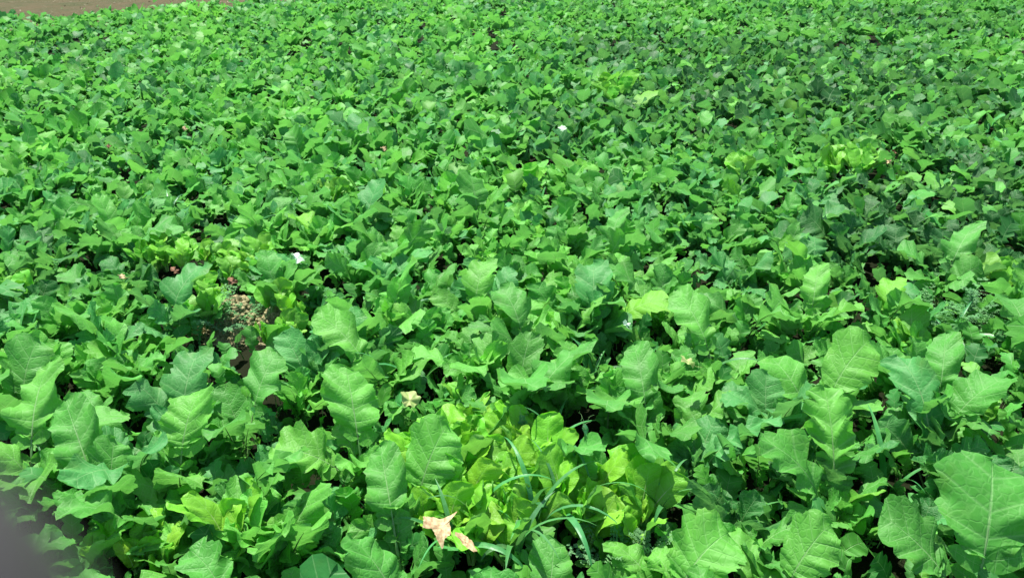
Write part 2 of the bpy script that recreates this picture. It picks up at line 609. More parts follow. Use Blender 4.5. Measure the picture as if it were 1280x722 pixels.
def beyond_edge(x, y):
    return (Vector((x, y, 0)) - Vector((E0.x, E0.y, 0))).dot(EDN)


# ------------------------------------------------------------------ zones without tall brassicas (pixels of the photo; centre, radii)
GAPS = [
    (615, 612, 150, 108), (585, 525, 36, 66), (745, 545, 92, 62), (304, 394, 66, 38), (215, 332, 54, 28), (160, 680, 70, 42), (1215, 405, 65, 30),
    (1112, 178, 26, 14), (700, 172, 14, 10), (1070, 205, 28, 12), (762, 118, 18, 12), (850, 650, 60, 30), (1130, 425, 18, 14), (290, 700, 34, 20),
    (1100, 345, 60, 22), (420, 238, 14, 9), (150, 185, 12, 8), (1050, 700, 40, 26), (35, 372, 16, 12), (200, 265, 22, 8),
]


def in_gap(px, py, grow=1.0):
    for cx, cy, rx, ry in GAPS:
        if ((px - cx) / (rx * grow)) ** 2 + ((py - cy) / (ry * grow)) ** 2 < 1:
            return True
    return False


def in_box(px, py, x0, x1, y0, y1):
    return x0 < px < x1 and y0 < py < y1


REG = [1.0]


def region_tint(x, y, px, py):
    """which of the sown plants stands here: darker bluish ones to the right and in drifts, lighter ones to the left"""
    n = field_noise(np.array(x), np.array(y), 1.3, 4.0) * .5 + .5
    dark = 0.0
    for cx, cy, rx, ry, w in ((1010, 110, 240, 60, 1.25), (1190, 250, 160, 85, 1.15), (690, 150, 60, 30, .7), (1150, 20, 130, 16, .5), (900, 590, 200, 90, .55), (1100, 640, 160, 90, .5), (780, 60, 90, 20, .7), (90, 330, 110, 60, .3), (560, 100, 120, 20, .3), (60, 60, 110, 18, .4)):
        d = ((px - cx) / rx) ** 2 + ((py - cy) / ry) ** 2
        dark = max(dark, w * max(0, 1 - d * .6))
    v = random.random() * .8 + float(n) * .5 - dark
    REG[0] = 1 - .30 * min(1, dark) + .10 * (1 if px < 700 else 0)
    if v < .18:
        return T_DARK
    if v < .42:
        return T_BLUE
    if v < .80:
        return T_MID
    if v < 1.18:
        return T_LIGHT
    return T_LIME


TN = {T_DARK: 'dark green', T_BLUE: 'bluish green', T_MID: 'mid green', T_LIGHT: 'bright green', T_LIME: 'yellowish green', T_YEL: 'pale lime'}

# ------------------------------------------------------------------ plants
COUNT = {'leaf': 0}


def leaf_set(kind, size, tint):
    """angles, tilts, scale and colours of a rosette's leaves: list of (lib kind, index, rz, tilt, scale, colour, lift)"""
    out = []
    if kind == 'broad':
        nl = random.randint(12, 15)
    elif kind == 'lobed':
        nl = random.randint(14, 17)
    else:
        nl = random.randint(6, 9)
    a = random.uniform(0, 6.28)
    for i in range(nl):
        a += 2.399 + random.uniform(-.35, .35)
        f = i / (nl - 1)                  # 0 outer and old, 1 inner and young
        lk = kind
        if kind == 'broad' and random.random() < .25:
            lk = 'lobed'
        if kind == 'lobed' and random.random() < .15:
            lk = 'broad'
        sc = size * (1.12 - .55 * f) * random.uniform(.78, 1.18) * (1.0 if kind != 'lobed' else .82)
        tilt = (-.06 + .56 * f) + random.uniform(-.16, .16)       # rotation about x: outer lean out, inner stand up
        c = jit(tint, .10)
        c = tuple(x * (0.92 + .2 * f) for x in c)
        if random.random() < .02:
            c = jit(T_LIME, .1)
        out.append((lk, random.randrange(NV[lk]), a, tilt, sc, c, random.uniform(0, .03), random.uniform(-.32, .32)))
    return out


def place_plant(x, y, kind, size, tint, lod, label, group, name, cat, leaves=None, z=0.0):
    t = thing(name, (x, y, z), label, cat, group)
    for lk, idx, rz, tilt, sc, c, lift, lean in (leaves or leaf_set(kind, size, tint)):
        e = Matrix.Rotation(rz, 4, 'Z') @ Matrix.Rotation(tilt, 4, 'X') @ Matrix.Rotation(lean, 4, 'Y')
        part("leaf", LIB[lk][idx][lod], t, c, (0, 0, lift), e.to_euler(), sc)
        COUNT['leaf'] += 1
    return t


class Mass:
    """many leaves gathered into one mesh"""
    def __init__(self):
        self.V, self.F, self.UV, self.MI, self.T = [], [], [], [], []
        self.n = 0

    def add(self, d, M, tint):
        R = np.array(M.to_3x3())
        t = np.array(M.translation)
        self.V.append(d['V'] @ R.T + t)
        self.F.append(d['F'] + self.n)
        self.UV.append(d['UV'])
        self.MI.append(d['MI'])
        self.T.append(np.tile(np.array([*tint, 1.0]), (len(d['V']), 1)))
        self.n += len(d['V'])

    def build(self, name, mats, label):
        V = np.concatenate(self.V).astype(np.float32)
        F = np.concatenate(self.F).astype(np.int32)
        UV = np.concatenate(self.UV).astype(np.float32)
        T = np.concatenate(self.T).astype(np.float32)
        me = bpy.data.meshes.new(name)
        me.vertices.add(len(V))
        me.vertices.foreach_set("co", V.ravel())
        me.loops.add(len(F) * 4)
        me.loops.foreach_set("vertex_index", F.ravel())
        me.polygons.add(len(F))
        me.polygons.foreach_set("loop_start", np.arange(0, len(F) * 4, 4, dtype=np.int32))
        me.polygons.foreach_set("material_index", np.concatenate(self.MI).astype(np.int32))
        uvl = me.uv_layers.new(name="UVMap")
        uvl.data.foreach_set("uv", UV[F.ravel()].ravel())
        ca = me.attributes.new("tint", 'FLOAT_COLOR', 'POINT')
        ca.data.foreach_set("color", T.ravel())
        for m in mats:
            me.materials.append(m)
        me.update(calc_edges=True)
        me.polygons.foreach_set("use_smooth", np.full(len(F), True))
        o = bpy.data.objects.new(name, me)
        link(o)
        o['kind'] = 'stuff'
        o['label'] = label
        print(name, "tris", len(F) * 2)
        return o


# heroes: single conspicuous leaves of the photo and the plant each belongs to
# (px, py, width in px, tip direction in the picture in degrees clockwise from up, kind, tint, height, tilt)
HEROES = [
    (1238, 632, 165, 22, 'broad', T_MID, .40, .45), (1000, 582, 90, -80, 'lobed', T_MID, .36, 0), (440, 502, 92, 5, 'broad', T_LIGHT, .36, .25),
    (236, 468, 74, 4, 'broad', T_BLUE, .36, .2), (236, 520, 84, -8, 'broad', T_LIGHT, .38, .1), (120, 588, 74, 178, 'broad', T_BLUE, .36, 0),
    (128, 636, 70, -115, 'lobed', T_MID, .34, 0), (655, 478, 86, 175, 'broad', T_MID, .37, 0), (592, 238, 52, 0, 'broad', T_MID, .37, .2),
    (600, 345, 54, 15, 'broad', T_LIGHT, .37, .2), (742, 356, 66, 2, 'broad', T_BLUE, .38, .35), (1020, 352, 46, 5, 'broad', T_LIGHT, .36, .35),
    (968, 392, 54, 150, 'broad', T_MID, .37, 0), (1143, 376, 48, 160, 'broad', T_MID, .36, 0), (1180, 445, 60, 8, 'broad', T_MID, .38, .2),
    (1062, 455, 88, 70, 'broad', T_LIGHT, .38, 0), (1152, 494, 66, 5, 'lobed', T_BLUE, .37, .35), (540, 572, 96, 45, 'broad', T_LIGHT, .36, .1),
    (482, 596, 74, -30, 'broad', T_MID, .36, 0), (705, 452, 70, 40, 'broad', T_MID, .37, 0), (800, 462, 64, -20, 'broad', T_MID, .36, .1),
    (925, 542, 72, 110, 'lobed', T_BLUE, .36, 0), (1012, 684, 92, 70, 'broad', T_LIGHT, .33, 0), (232, 352, 62, 30, 'broad', T_BLUE, .37, .1),
    (95, 540, 80, -50, 'broad', T_MID, .37, .1), (640, 380, 60, -30, 'broad', T_MID, .37, .1), (770, 278, 40, 10, 'broad', T_MID, .37, .3),
    (330, 470, 76, 40, 'broad', T_MID, .37, .1), (1040, 545, 84, 10, 'lobed', T_LIGHT, .37, .3), (800, 545, 80, 190, 'lobed', T_MID, .35, 0),
    (865, 395, 64, -40, 'broad', T_LIGHT, .37, .1), (1205, 300, 52, 30, 'broad', T_MID, .37, .1), (425, 415, 66, -70, 'broad', T_LIGHT, .37, 0),
    (470, 712, 100, -40, 'broad', T_MID, .32, 0), (690, 712, 80, 30, 'broad', T_MID, .28, .1), (880, 690, 120, 60, 'broad', T_LIGHT, .30, .1),
    (1225, 490, 80, 60, 'broad', T_MID, .37, .1), (330, 590, 80, 100, 'lobed', T_MID, .36, 0), (720, 560, 60, 185, 'lobed', T_MID, .34, 0),
    (50, 500, 80, -20, 'broad', T_LIGHT, .37, .1), (35, 455, 80, 20, 'broad', T_MID, .37, .1), (760, 500, 74, -170, 'broad', T_MID, .36, 0),
]
anchors = []
plants = []     # x, y, kind, size, tint, leaves
for hi_, (px, py, w, tip, kind, tint, z, tilt) in enumerate(HEROES):
    tilt *= .35
    z -= .085
    w *= .76
    P = at(px, py, z)
    dist = (P - CAM).dot(CF)
    wm = w / FP * dist
    rz = -R_(tip)
    best = None
    for idx, L in enumerate(LIB[kind]):
        p = L['p']
        bw = 2 * p['W'] * (.72 + p['ob'] * .31)
        sc = wm / bw
        M = Matrix.Rotation(rz, 4, 'Z') @ Matrix.Rotation(tilt, 4, 'X')
        c = M @ (Vector(L['centre']) * sc)
        cost = abs(c.z - z) + (hi_ * 7 + idx * 5) % 16 * .004 + (abs(p['a1'] - 5) * .002)
        if best is None or cost < best[0]:
            best = (cost, idx, sc, c)
    _, idx, sc, c = best
    base = P - c
    anchors.append((base.x, base.y))
    lv = [(kind, idx, rz, tilt, sc, jit(tint, .05), max(0.0, base.z), 0.0)]
    rest = leaf_set(kind, 1.1, tint)[: 7 if kind == 'broad' else 9]
    lv += [q for q in rest if abs(((q[2] - rz + math.pi) % (2 * math.pi)) - math.pi) > .7]
    plants.append([base.x, base.y, kind, .95, tint, lv])

SP = .225
yv = .35
row = 0
while yv < 16.2:
    half = .62 * yv + (1.3 if yv < 8 else .7)
    xv = -half + (row % 2) * SP / 2
    while xv < half:
        x = xv + random.uniform(-.085, .085)
        y = yv + random.uniform(-.08, .08)
        xv += SP
        if beyond_edge(x, y) > random.uniform(-.5, .35):
            continue
        px, py, d = pix(x, y, .22)
        p2 = pix(x, y, .38 if y < 5 else .28)
        if in_gap(px, py) or in_gap(p2[0], p2[1], .9):
            continue
        if any((x - ax) ** 2 + (y - ay) ** 2 < .11 ** 2 for ax, ay in anchors):
            continue
        tint = region_tint(x, y, px, py)
        nz = float(field_noise(np.array(x), np.array(y), 2.3, 9.0))
        lob = random.random() + (.35 if (700 < px < 950 and 430 < py < 650) or (px > 1050 and 180 < py < 340) else 0)
        kind = 'lobed' if lob > .42 else 'broad'
        hide = in_box(px, py, 255, 360, 398, 450)
        size = (1.02 + .22 * nz + random.uniform(-.2, .2)) * (1.0 if py > 240 else .80 + .20 * max(0, py) / 240)
        if hide:
            size = min(size * .62, .7)
            if 262 < px < 352 and py < 442:
                continue
        rg = REG[0]
        lv = [(q[0], q[1], q[2], q[3], q[4], tuple(c * rg for c in q[5]), q[6], q[7]) for q in leaf_set(kind, size, tint)]
        plants.append([x, y, kind, size, tint, lv])
    yv += SP * .88
    row += 1

# the 300 that show largest in the photo are individuals, the rest one mass
cand = []
for i, pl in enumerate(plants):
    px, py, d = pix(pl[0], pl[1], .25)
    mgn = 30 if i >= len(HEROES) else 260
    if d > 0 and -mgn < px < 1280 + mgn and -20 < py < 722 + (45 if i >= len(HEROES) else 300):
        cand.append((d, i))
cand.sort()
single = {i for d, i in cand[:298]}
crop = Mass()
k_near = 0
for i, pl in enumerate(plants):
    x, y, kind, size, tint, lv = pl
    px, py, d = pix(x, y, .3)
    if i in single:
        lod = 'hi' if d < 2.7 else 'lo'
        big = 'large' if size > 1.05 else ('small' if size < .88 else 'leafy')
        desc = f"{big} {TN[tint]} {'round-leaved' if kind == 'broad' else 'lobe-leaved'} plant"
        place_plant(x, y, kind, size, tint, lod, placed_label(desc, px, py), 'brassica plants sown across the field', 'brassica_plant', 'plant', lv)
    else:
        lod = 'far' if d > 5.9 or not -60 < px < 1340 or py > 760 else 'mid'
        ls = lv or leaf_set(kind, size, tint)
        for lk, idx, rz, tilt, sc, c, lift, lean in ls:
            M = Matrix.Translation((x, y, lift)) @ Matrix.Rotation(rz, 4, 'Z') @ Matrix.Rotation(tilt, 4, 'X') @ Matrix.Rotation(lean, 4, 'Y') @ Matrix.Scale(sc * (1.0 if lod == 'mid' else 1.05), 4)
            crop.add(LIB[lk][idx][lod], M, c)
crop.build("brassica_crop", [M_LEAF_S, M_STALK], "dense mass of green brassica plants filling the field behind the nearer ones")

# ------------------------------------------------------------------ low undergrowth below the canopy
und = Mass()
for _ in range(15800):
    y = .6 + 8.5 * math.sqrt(random.random()) if _ < 12000 else random.uniform(.7, 3.4)
    x = random.uniform(-1, 1) * (.66 * y + .4)
    px, py, d = pix(x, y, .08)
    if ((px - 760) / 75) ** 2 + ((py - 548) / 45) ** 2 < 1:
        continue
    if ((px - 604) / 95) ** 2 + ((py - 632) / 70) ** 2 < 1:
        continue
    if ((px - 305) / 62) ** 2 + ((py - 394) / 34) ** 2 < 1:
        continue
    lk = random.choice(['broad', 'lobed', 'round', 'round'])
    idx = random.randrange(NV[lk])
    M = Matrix.Translation((x, y, random.uniform(0, .06))) @ Matrix.Rotation(random.uniform(0, 6.28), 4, 'Z') @ Matrix.Rotation(random.uniform(-.3, .3), 4, 'X') @ Matrix.Scale(random.uniform(.5, 1.05) * (.72 if y < 4 else 1), 4)
    und.add(LIB[lk][idx]['mid' if y < 3.4 else 'far'], M, jit(random.choice([T_MID, T_DARK, T_BLUE, T_MID, T_LIGHT]), .15))
for _ in range(1500):                 # weeds creeping out over the bare strip
    x, y = random.uniform(-14, 2), random.uniform(8, 22)
    e = beyond_edge(x, y)
    if e < -.3 or e > random.expovariate(1.1):
        continue
    lk = random.choice(['lobed', 'round'])
    M = Matrix.Translation((x, y, 0)) @ Matrix.Rotation(random.uniform(0, 6.28), 4, 'Z') @ Matrix.Rotation(-.3, 4, 'X') @ Matrix.Scale(random.uniform(.25, .6), 4)
    und.add(LIB[lk][random.randrange(NV[lk])]['far'], M, jit(random.choice([T_MID, T_DARK, T_LIGHT]), .15))
und.build("undergrowth", [M_LEAF_S, M_STALK], "low tangle of small seedlings and weeds under the brassica leaves")

# ------------------------------------------------------------------ pale lettuce-like rosettes
LETTUCE = []
lr = random.Random(5)
for cx, cy, rx, ry, n, s in ((606, 618, 96, 72, 52, .92), (584, 535, 16, 45, 5, .78), (165, 692, 50, 22, 5, .72), (215, 332, 45, 18, 8, .66), (300, 345, 60, 16, 9, .66), (252, 385, 18, 20, 5, .75), (350, 425, 24, 10, 4, .7),
                             (760, 640, 60, 40, 8, 1.0), (285, 695, 20, 12, 2, 1.1), (350, 400, 24, 12, 3, .7), (1066, 207, 24, 9, 5, .95), (764, 120, 14, 12, 5, 1.1), (1258, 362, 16, 12, 2, 1.0),
                             (1130, 430, 14, 10, 2, .9), (420, 238, 12, 8, 3, .8), (30, 374, 14, 10, 2, .9), (920, 215, 10, 6, 2, .9), (1235, 525, 8, 6, 1, .9)):
    for k in range(n):
        for _ in range(30):
            a, q = lr.uniform(0, 6.28), math.sqrt(lr.random())
            px, py = cx + math.cos(a) * q * rx, cy + math.sin(a) * q * ry
            zt = .12 if cy > 250 else .2
            P = at(px, py, zt)
            if px > 692 and py < 612 and cy > 500:
                continue
            if all((P.x - o[0]) ** 2 + (P.y - o[1]) ** 2 > (.062 * s) ** 2 for o in LETTUCE):
                break
        LETTUCE.append((P.x, P.y, px, py, s, cy))
for x, y, px, py, s, cy in LETTUCE:
    tint = lr.choice([T_YEL, T_YEL, T_YEL, (.21, .52, .03), T_LIME] if cy > 580 else [T_YEL, T_LIME, T_LIME, T_LIME])
    tn = 'pale lime' if tint == T_YEL else 'fresh lime green'
    lv = []
    a = lr.uniform(0, 6.28)
    long_ = 560 < px < 605 and 480 < py < 575
    nl = lr.randint(5, 8)
    for i in range(nl):
        a = lr.gauss(0, 1.25)
        f = i / (nl - 1)
        lk = 'tongue' if long_ and lr.random() < .6 else 'round'
        lk = 'round' if not long_ else lk
        lv.append((lk, lr.randrange(NV[lk]), a, -.12 + .35 * f + lr.uniform(-.15, .15), (1.45 if lk == 'round' else .8) * s * (1.15 - .35 * f) * lr.uniform(.85, 1.2), tuple(c * lr.uniform(.85, 1.12) for c in tint), 0.0, lr.uniform(-.25, .25)))
    z = .07 if cy > 250 else .14
    if cy in (332, 345, 400):
        z = .13
    place_plant(x, y, 'round', s, tint, 'hi' if y < 3 else 'lo', placed_label(f"small {tn} round-leaved rosette", px, py), 'pale lettuce rosettes in the gaps of the crop', 'lettuce_plant', 'plant', lv, z)

# ------------------------------------------------------------------ grass tufts


def blade_mesh(L, w, a0, a1, tw, seed):
    r = random.Random(seed)
    n = 12
    V, F, UV = [], [], []
    y = z = 0.0
    for i in range(n + 1):
        f = i / n
        a = math.radians(a0 + (a1 - a0) * f ** 1.5)
        if i:
            y += math.cos(a) * L / n
            z += math.sin(a) * L / n
        ww = w * (min(1, f * 5 + .5)) * (1 - f ** 3) + .0003
        rl = tw * f
        for v in (-1, 0, 1):
            dx = v * ww * math.cos(rl)
            dn = v * ww * math.sin(rl) + (.25 * ww * abs(v))
            V.append((dx, y - math.sin(a) * dn, z + math.cos(a) * dn))
            UV.append((f, v * .5 + .5))
    for i in range(n):
        for j in range(2):
            a = i * 3 + j
            F.append((a, a + 1, a + 4, a + 3))
    return mesh_from("blade", dict(V=np.array(V), F=np.array(F), UV=np.array(UV), MI=np.zeros(len(F))), [M_GRASS])


gr = random.Random(3)
BL = [blade_mesh(gr.uniform(.18, .32), gr.uniform(.0050, .0095), gr.uniform(60, 88), gr.uniform(-70, 35), gr.uniform(-1.2, 1.2), i) for i in range(14)]
T_GRASS = (0.065, 0.25, 0.065)
TUFTS = [(692, 560), (665, 655), (600, 650), (822, 640), (190, 625), (462, 640), (395, 470), (212, 275), (745, 460), (565, 690), (640, 690), (940, 640), (1185, 410),
         (700, 650), (520, 470), (870, 460), (1050, 190), (310, 290), (600, 300), (860, 260), (500, 390), (60, 600), (1120, 600)]
for k, (px, py) in enumerate(TUFTS):
    P = at(px, py, .12)
    t = thing("grass_tuft", (P.x, P.y, .10 if 540 < px < 900 and py > 530 else .04), placed_label("tuft of narrow grass blades", px, py), 'grass', 'grass tufts among the crop')
    a = gr.uniform(0, 6.28)
    for i in range(gr.randint(5, 7)):
        a += 2.399
        part("blade", gr.choice(BL), t, tuple(c * gr.uniform(.8, 1.2) for c in T_GRASS), (gr.uniform(-.02, .02), gr.uniform(-.02, .02), 0), (gr.uniform(-.2, .1), 0, a), gr.uniform(.8, 1.15))

# ------------------------------------------------------------------ pea plant with tendrils


def tube(bm, pts, rad, seg=5):
    rings = []
    for i, p in enumerate(pts):
        p = Vector(p)
        d = (Vector(pts[min(i + 1, len(pts) - 1)]) - Vector(pts[max(i - 1, 0)])).normalized()
        a = d.cross(Vector((.3, .9, .2))).normalized()
        b = d.cross(a)
        r = rad * (1 - .6 * i / (len(pts) - 1))
        rings.append([bm.verts.new(p + a * math.cos(2 * math.pi * k / seg) * r + b * math.sin(2 * math.pi * k / seg) * r) for k in range(seg)])
    for i in range(len(rings) - 1):
        for k in range(seg):
            bm.faces.new((rings[i][k], rings[i][(k + 1) % seg], rings[i + 1][(k + 1) % seg], rings[i + 1][k]))


def bm_obj(name, bm, mat, parent, loc=(0, 0, 0), rot=(0, 0, 0)):
    me = bpy.data.meshes.new(name)
    bm.to_mesh(me)
    bm.free()
    me.materials.append(mat)
    me.polygons.foreach_set("use_smooth", np.full(len(me.polygons), True))
    o = bpy.data.objects.new(name, me)
    o.location = loc
    o.rotation_euler = rot
    link(o, parent)
    return o


M_PEA = plain_material("pea green", (0.10, 0.36, 0.14), 0.45, 0.15, 40, None, .2)
for k, (px, py, h) in enumerate(((724, 640, .30), (655, 600, .22))):
    P = at(px, py, .0)
    t = thing("pea_plant", (P.x, P.y, 0), ["upright pea shoot with folded leaves and curling tendrils beside the dark gap", "shorter pea shoot behind the pale lettuce leaves"][k], 'plant', 'pea shoots in the gap')
    bm = bmesh.new()
    st = [(math.sin(z * 9 + k) * .012, math.cos(z * 7) * .01, z * h) for z in np.linspace(0, 1, 9)]
    tube(bm, st, .0035)
    bm_obj("stem", bm, M_STALK, t)
    for j in range(7):
        zf = .35 + .1 * j
        base = st[min(8, int(zf * 8))]
        part("leaf", LIB['round'][(j * 3 + k) % 12]['hi'], t, (.05, .25, .09), (base[0], base[1], base[2] - .02), (random.uniform(.0, .5), 0, j * 2.4), .62)
    for j in range(3):
        bm = bmesh.new()
        b = st[-1]
        pts = [(b[0] + math.cos(j * 2.2) * (f * .025 + .006 * math.sin(f * 16)), b[1] + math.sin(j * 2.2) * f * .02 + .006 * math.cos(f * 16), b[2] + f * .06) for f in np.linspace(0, 1, 16)]
        tube(bm, pts, .0009, 4)
        bm_obj("tendril", bm, M_STALK, t)

# ------------------------------------------------------------------ feathery weeds


def frond_mesh(seed):
    r = random.Random(seed)
    V, F, UV = [], [], []
    L = r.uniform(.10, .16)
    for i in range(9):
        f = .15 + .85 * i / 8
        for sg in (-1, 1):
            ln = .028 * (1 - .7 * f) + .006
            for q in range(4):
                g = (q + .6) / 4
                cx, cy = sg * ln * g, f * L + ln * g * .7
                cz = .3 * f * L + r.uniform(-.004, .004) + .10 * math.sin(f * 1.7)
                for e in (-1, 0, 1):
                    an = math.atan2(.7, sg) + e * .9
                    l2 = .008 * r.uniform(.7, 1.2)
                    dx, dy = math.cos(an), math.sin(an)
                    b = len(V)
                    V += [(cx, cy, cz), (cx + dx * l2 * .6 - dy * .0022, cy + dy * l2 * .6 + dx * .0022, cz + .002), (cx + dx * l2, cy + dy * l2, cz + r.uniform(-.002, .004)), (cx + dx * l2 * .6 + dy * .0022, cy + dy * l2 * .6 - dx * .0022, cz + .002)]
                    UV += [(0, .5), (.5, 0), (1, .5), (.5, 1)]
                    F.append((b, b + 1, b + 2, b + 3))
    return mesh_from("frond", dict(V=np.array(V), F=np.array(F), UV=np.array(UV), MI=np.zeros(len(F))), [M_GRASS])


FR = [frond_mesh(i) for i in range(5)]
for k, (px, py, z) in enumerate(((1175, 405, .10), (1210, 395, .12), (1240, 385, .14), (1225, 420, .1), (1155, 395, .1), (770, 705, .05), (800, 710, .05), (345, 365, .06), (282, 400, .10), (318, 398, .08), (262, 392, .08))):
    P = at(px, py, z)
    t = thing("feathery_weed", (P.x, P.y, max(0, z - .06)), placed_label("grey-green weed with finely cut fronds", px, py), 'weed', 'fine-leaved weeds between the brassicas')
    for i in range(8):
        part("frond", FR[(i + k) % 5], t, tuple(c * gr.uniform(.8, 1.2) for c in (.08, .28, .08)), (0, 0, 0), (gr.uniform(-.3, .7), 0, i * 2.4 + k), gr.uniform(.7, 1.1))

# ------------------------------------------------------------------ fallen and bleached leaves


def litter_mesh(seed, mat, lobes=5, depth=.4, size=.05, curl=.5):
    r = random.Random(seed)
    N, K = 40, 5
    V = [(0, 0, 0)]
    UV = [(.5, .5)]
    F = []
    ph, ph2 = r.uniform(0, 6.28), r.uniform(0, 6.28)
    tri = []
    for k in range(1, K + 1):
        for i in range(N):
            th = 2 * math.pi * i / N
            R = size * (1 - depth * (.5 + .5 * math.cos(lobes * th + math.pi)) ** 1.2) * (1 + .22 * math.cos(th - 1.57)) * (1 + r.uniform(-.05, .05) * (k == K))
            q = k / K
            x, y = math.cos(th) * R * q, math.sin(th) * R * q
            z = curl * (x * x * 14 - y * y * 5) + .006 * math.sin(th * 3 + ph) * q + .004 * math.sin(th * 7 + ph2) * q * q
            V.append((x, y, z))
            UV.append((q, .5))
    me = bpy.data.meshes.new("dead_leaf")
    faces = [(0, 1 + i, 1 + (i + 1) % N) for i in range(N)]
    for k in range(K - 1):
        for i in range(N):
            a = 1 + k * N + i
            b = 1 + k * N + (i + 1) % N
            faces.append((a, a + N, b + N, b))
    me.from_pydata(V, [], faces)
    me.materials.append(mat)
    me.polygons.foreach_set("use_smooth", np.full(len(me.polygons), True))
    me.update()
    return me


def outline_leaf_mesh(seed, mat, pts, size, curl):
    r = random.Random(seed)
    n = 6
    V, F = [(0, 0, 0)], []
    ring = []
    for i, (x, y) in enumerate(pts):
        x2, y2 = pts[(i + 1) % len(pts)]
        for k in range(4):
            f = k / 4
            j = .04
            ring.append((x + (x2 - x) * f + r.uniform(-j, j), y + (y2 - y) * f + r.uniform(-j, j)))
    N = len(ring)
    ph = r.uniform(0, 6.28)
    for k in range(1, n + 1):
        for (x, y) in ring:
            q = k / n
            X, Y = x * q, y * q
            z = curl * (X * X * .55 - Y * Y * .25) + .07 * math.sin(4 * X + 3 * Y + ph) - .10 * (1 - min(1, abs(X) * 5)) + .03 * math.sin(9 * X - 7 * Y)
            V.append((X * size, Y * size, z * size))
    F = [(0, 1 + i, 1 + (i + 1) % N) for i in range(N)]
    for k in range(n - 1):
        for i in range(N):
            a, b = 1 + k * N + i, 1 + k * N + (i + 1) % N
            F.append((a, a + N, b + N, b))
    me = bpy.data.meshes.new("dead_leaf")
    me.from_pydata(V, [], F)
    me.materials.append(mat)
    me.polygons.foreach_set("use_smooth", np.full(len(me.polygons), True))
    me.update()
    return me


TAN_A = [(1.0, 1.05), (.2, .85), (-.45, .75), (-1.05, .72), (-1.0, .35), (-1.08, -.12), (-.62, -.02), (-.40, -.12), (-.18, -.62), (.22, -1.25), (.34, -.7), (.66, -.55), (.62, .1), (.55, .5), (.95, .85)]
TAN_B = [(-.95, .75), (-.4, .95), (.05, .55), (.45, .1), (.95, -.95), (.6, -.9), (.1, -.5), (-.35, -.25), (-.55, .15), (-.95, .3)]
LIT = [
    # px, py, z, size, material, lobes, depth, rot, label
    (550, 660, .30, .058, M_DEAD, 3, .62, (.55, .15, 2.7), "large crisp tan dead leaf with pointed lobes lying on pale lettuce leaves"),
    (583, 677, .29, .036, M_DEAD, 2, .5, (.4, -.5, .9), "smaller curled tan dead leaf just right of the large tan one"),
    (512, 500, .31, .034, M_CREAM, 5, .2, (.5, .3, .4), "withered cream-edged leaf beside the long green tongue leaves"),
    (480, 186, .38, .020, M_DEAD, 3, .3, (.5, 0, 1.0), "tiny orange-tan dead leaf on green foliage in the upper field"),
    (290, 352, .20, .024, M_RUST, 3, .4, (.6, .2, .3), "rusty orange dead leaf just above the bare soil patch"),
    (153, 346, .26, .020, M_DEAD, 3, .4, (.6, 0, 2.0), "small pinkish tan dead leaf left of the yellow rosettes"),
    (218, 338, .18, .022, M_RUST, 4, .4, (.5, .2, .9), "reddish brown dead leaf among the yellow rosettes"),
    (372, 323, .36, .034, M_BLEACH, 4, .3, (.3, .6, .5), "whitish bleached leaf catching the sun above the soil patch"),
    (621, 165, .40, .032, M_BLEACH, 4, .25, (.5, .3, 2.2), "pale mint bleached leaf standing out in the upper field"),
    (703, 161, .40, .028, M_BLEACH, 2, .15, (.4, .0, 0), "bright white leaf edge beside a dark gap in the upper field"),
    (861, 453, .33, .030, M_CREAM, 5, .2, (.5, .2, 1.3), "pale cream-yellow withered leaf among the central brassicas"),
    (1110, 202, .24, .022, M_DEAD, 3, .4, (.5, .1, .2), "tan dead leaf at the mouth of the dark gap under the right-hand plants"),
    (1118, 190, .2, .018, M_RUST, 3, .4, (.8, .4, 1.2), "small rust-red dead leaf deeper in the dark gap on the right"),
    (136, 183, .38, .016, M_RUST, 3, .3, (.5, 0, .4), "tiny reddish dead leaf in the upper left of the crop"),
    (231, 161, .40, .018, M_DEAD, 3, .3, (.5, .3, .4), "tiny pinkish dead leaf in the upper left, on bright leaves"),
    (1236, 420, .12, .018, M_DEAD, 2, .4, (.9, .3, .4), "small dry leaf in the shady hollow near the photo's right edge"),
    (783, 405, .36, .014, M_BLEACH, 3, .3, (.9, .3, .4), "tiny whitish leaf scrap in the middle of the crop"),
    (1112, 196, .1, .026, M_DEAD, 3, .4, (.1, .1, .7), "brown dead leaf lying on the soil in the right-hand gap"),
]
for k, (px, py, z, s, mat, lo, dp, rot, lab) in enumerate(LIT):
    P = at(px, py, z)
    t = thing("dead_leaf", P, lab, 'leaf', 'dead and bleached leaves lying on the crop')
    if k == 0:
        o = part("leaf_blade", outline_leaf_mesh(1, mat, TAN_A, .041, .6), t, rot=(.3, 0, 0))
    elif k == 1:
        o = part("leaf_blade", outline_leaf_mesh(2, mat, TAN_B, .030, 1.0), t, rot=(.3, 0, 0))
    else:
        o = part("leaf_blade", litter_mesh(k + 20, mat, lo, dp, s), t, rot=rot)
    if k < 2:
        continue
    bm = bmesh.new()
    tube(bm, [(0, 0, .001), (.0, -s * .9, .003), (.004, -s * 1.5, .012)], .0011, 5)
    bm_obj("stalk", bm, mat, t, rot=rot)

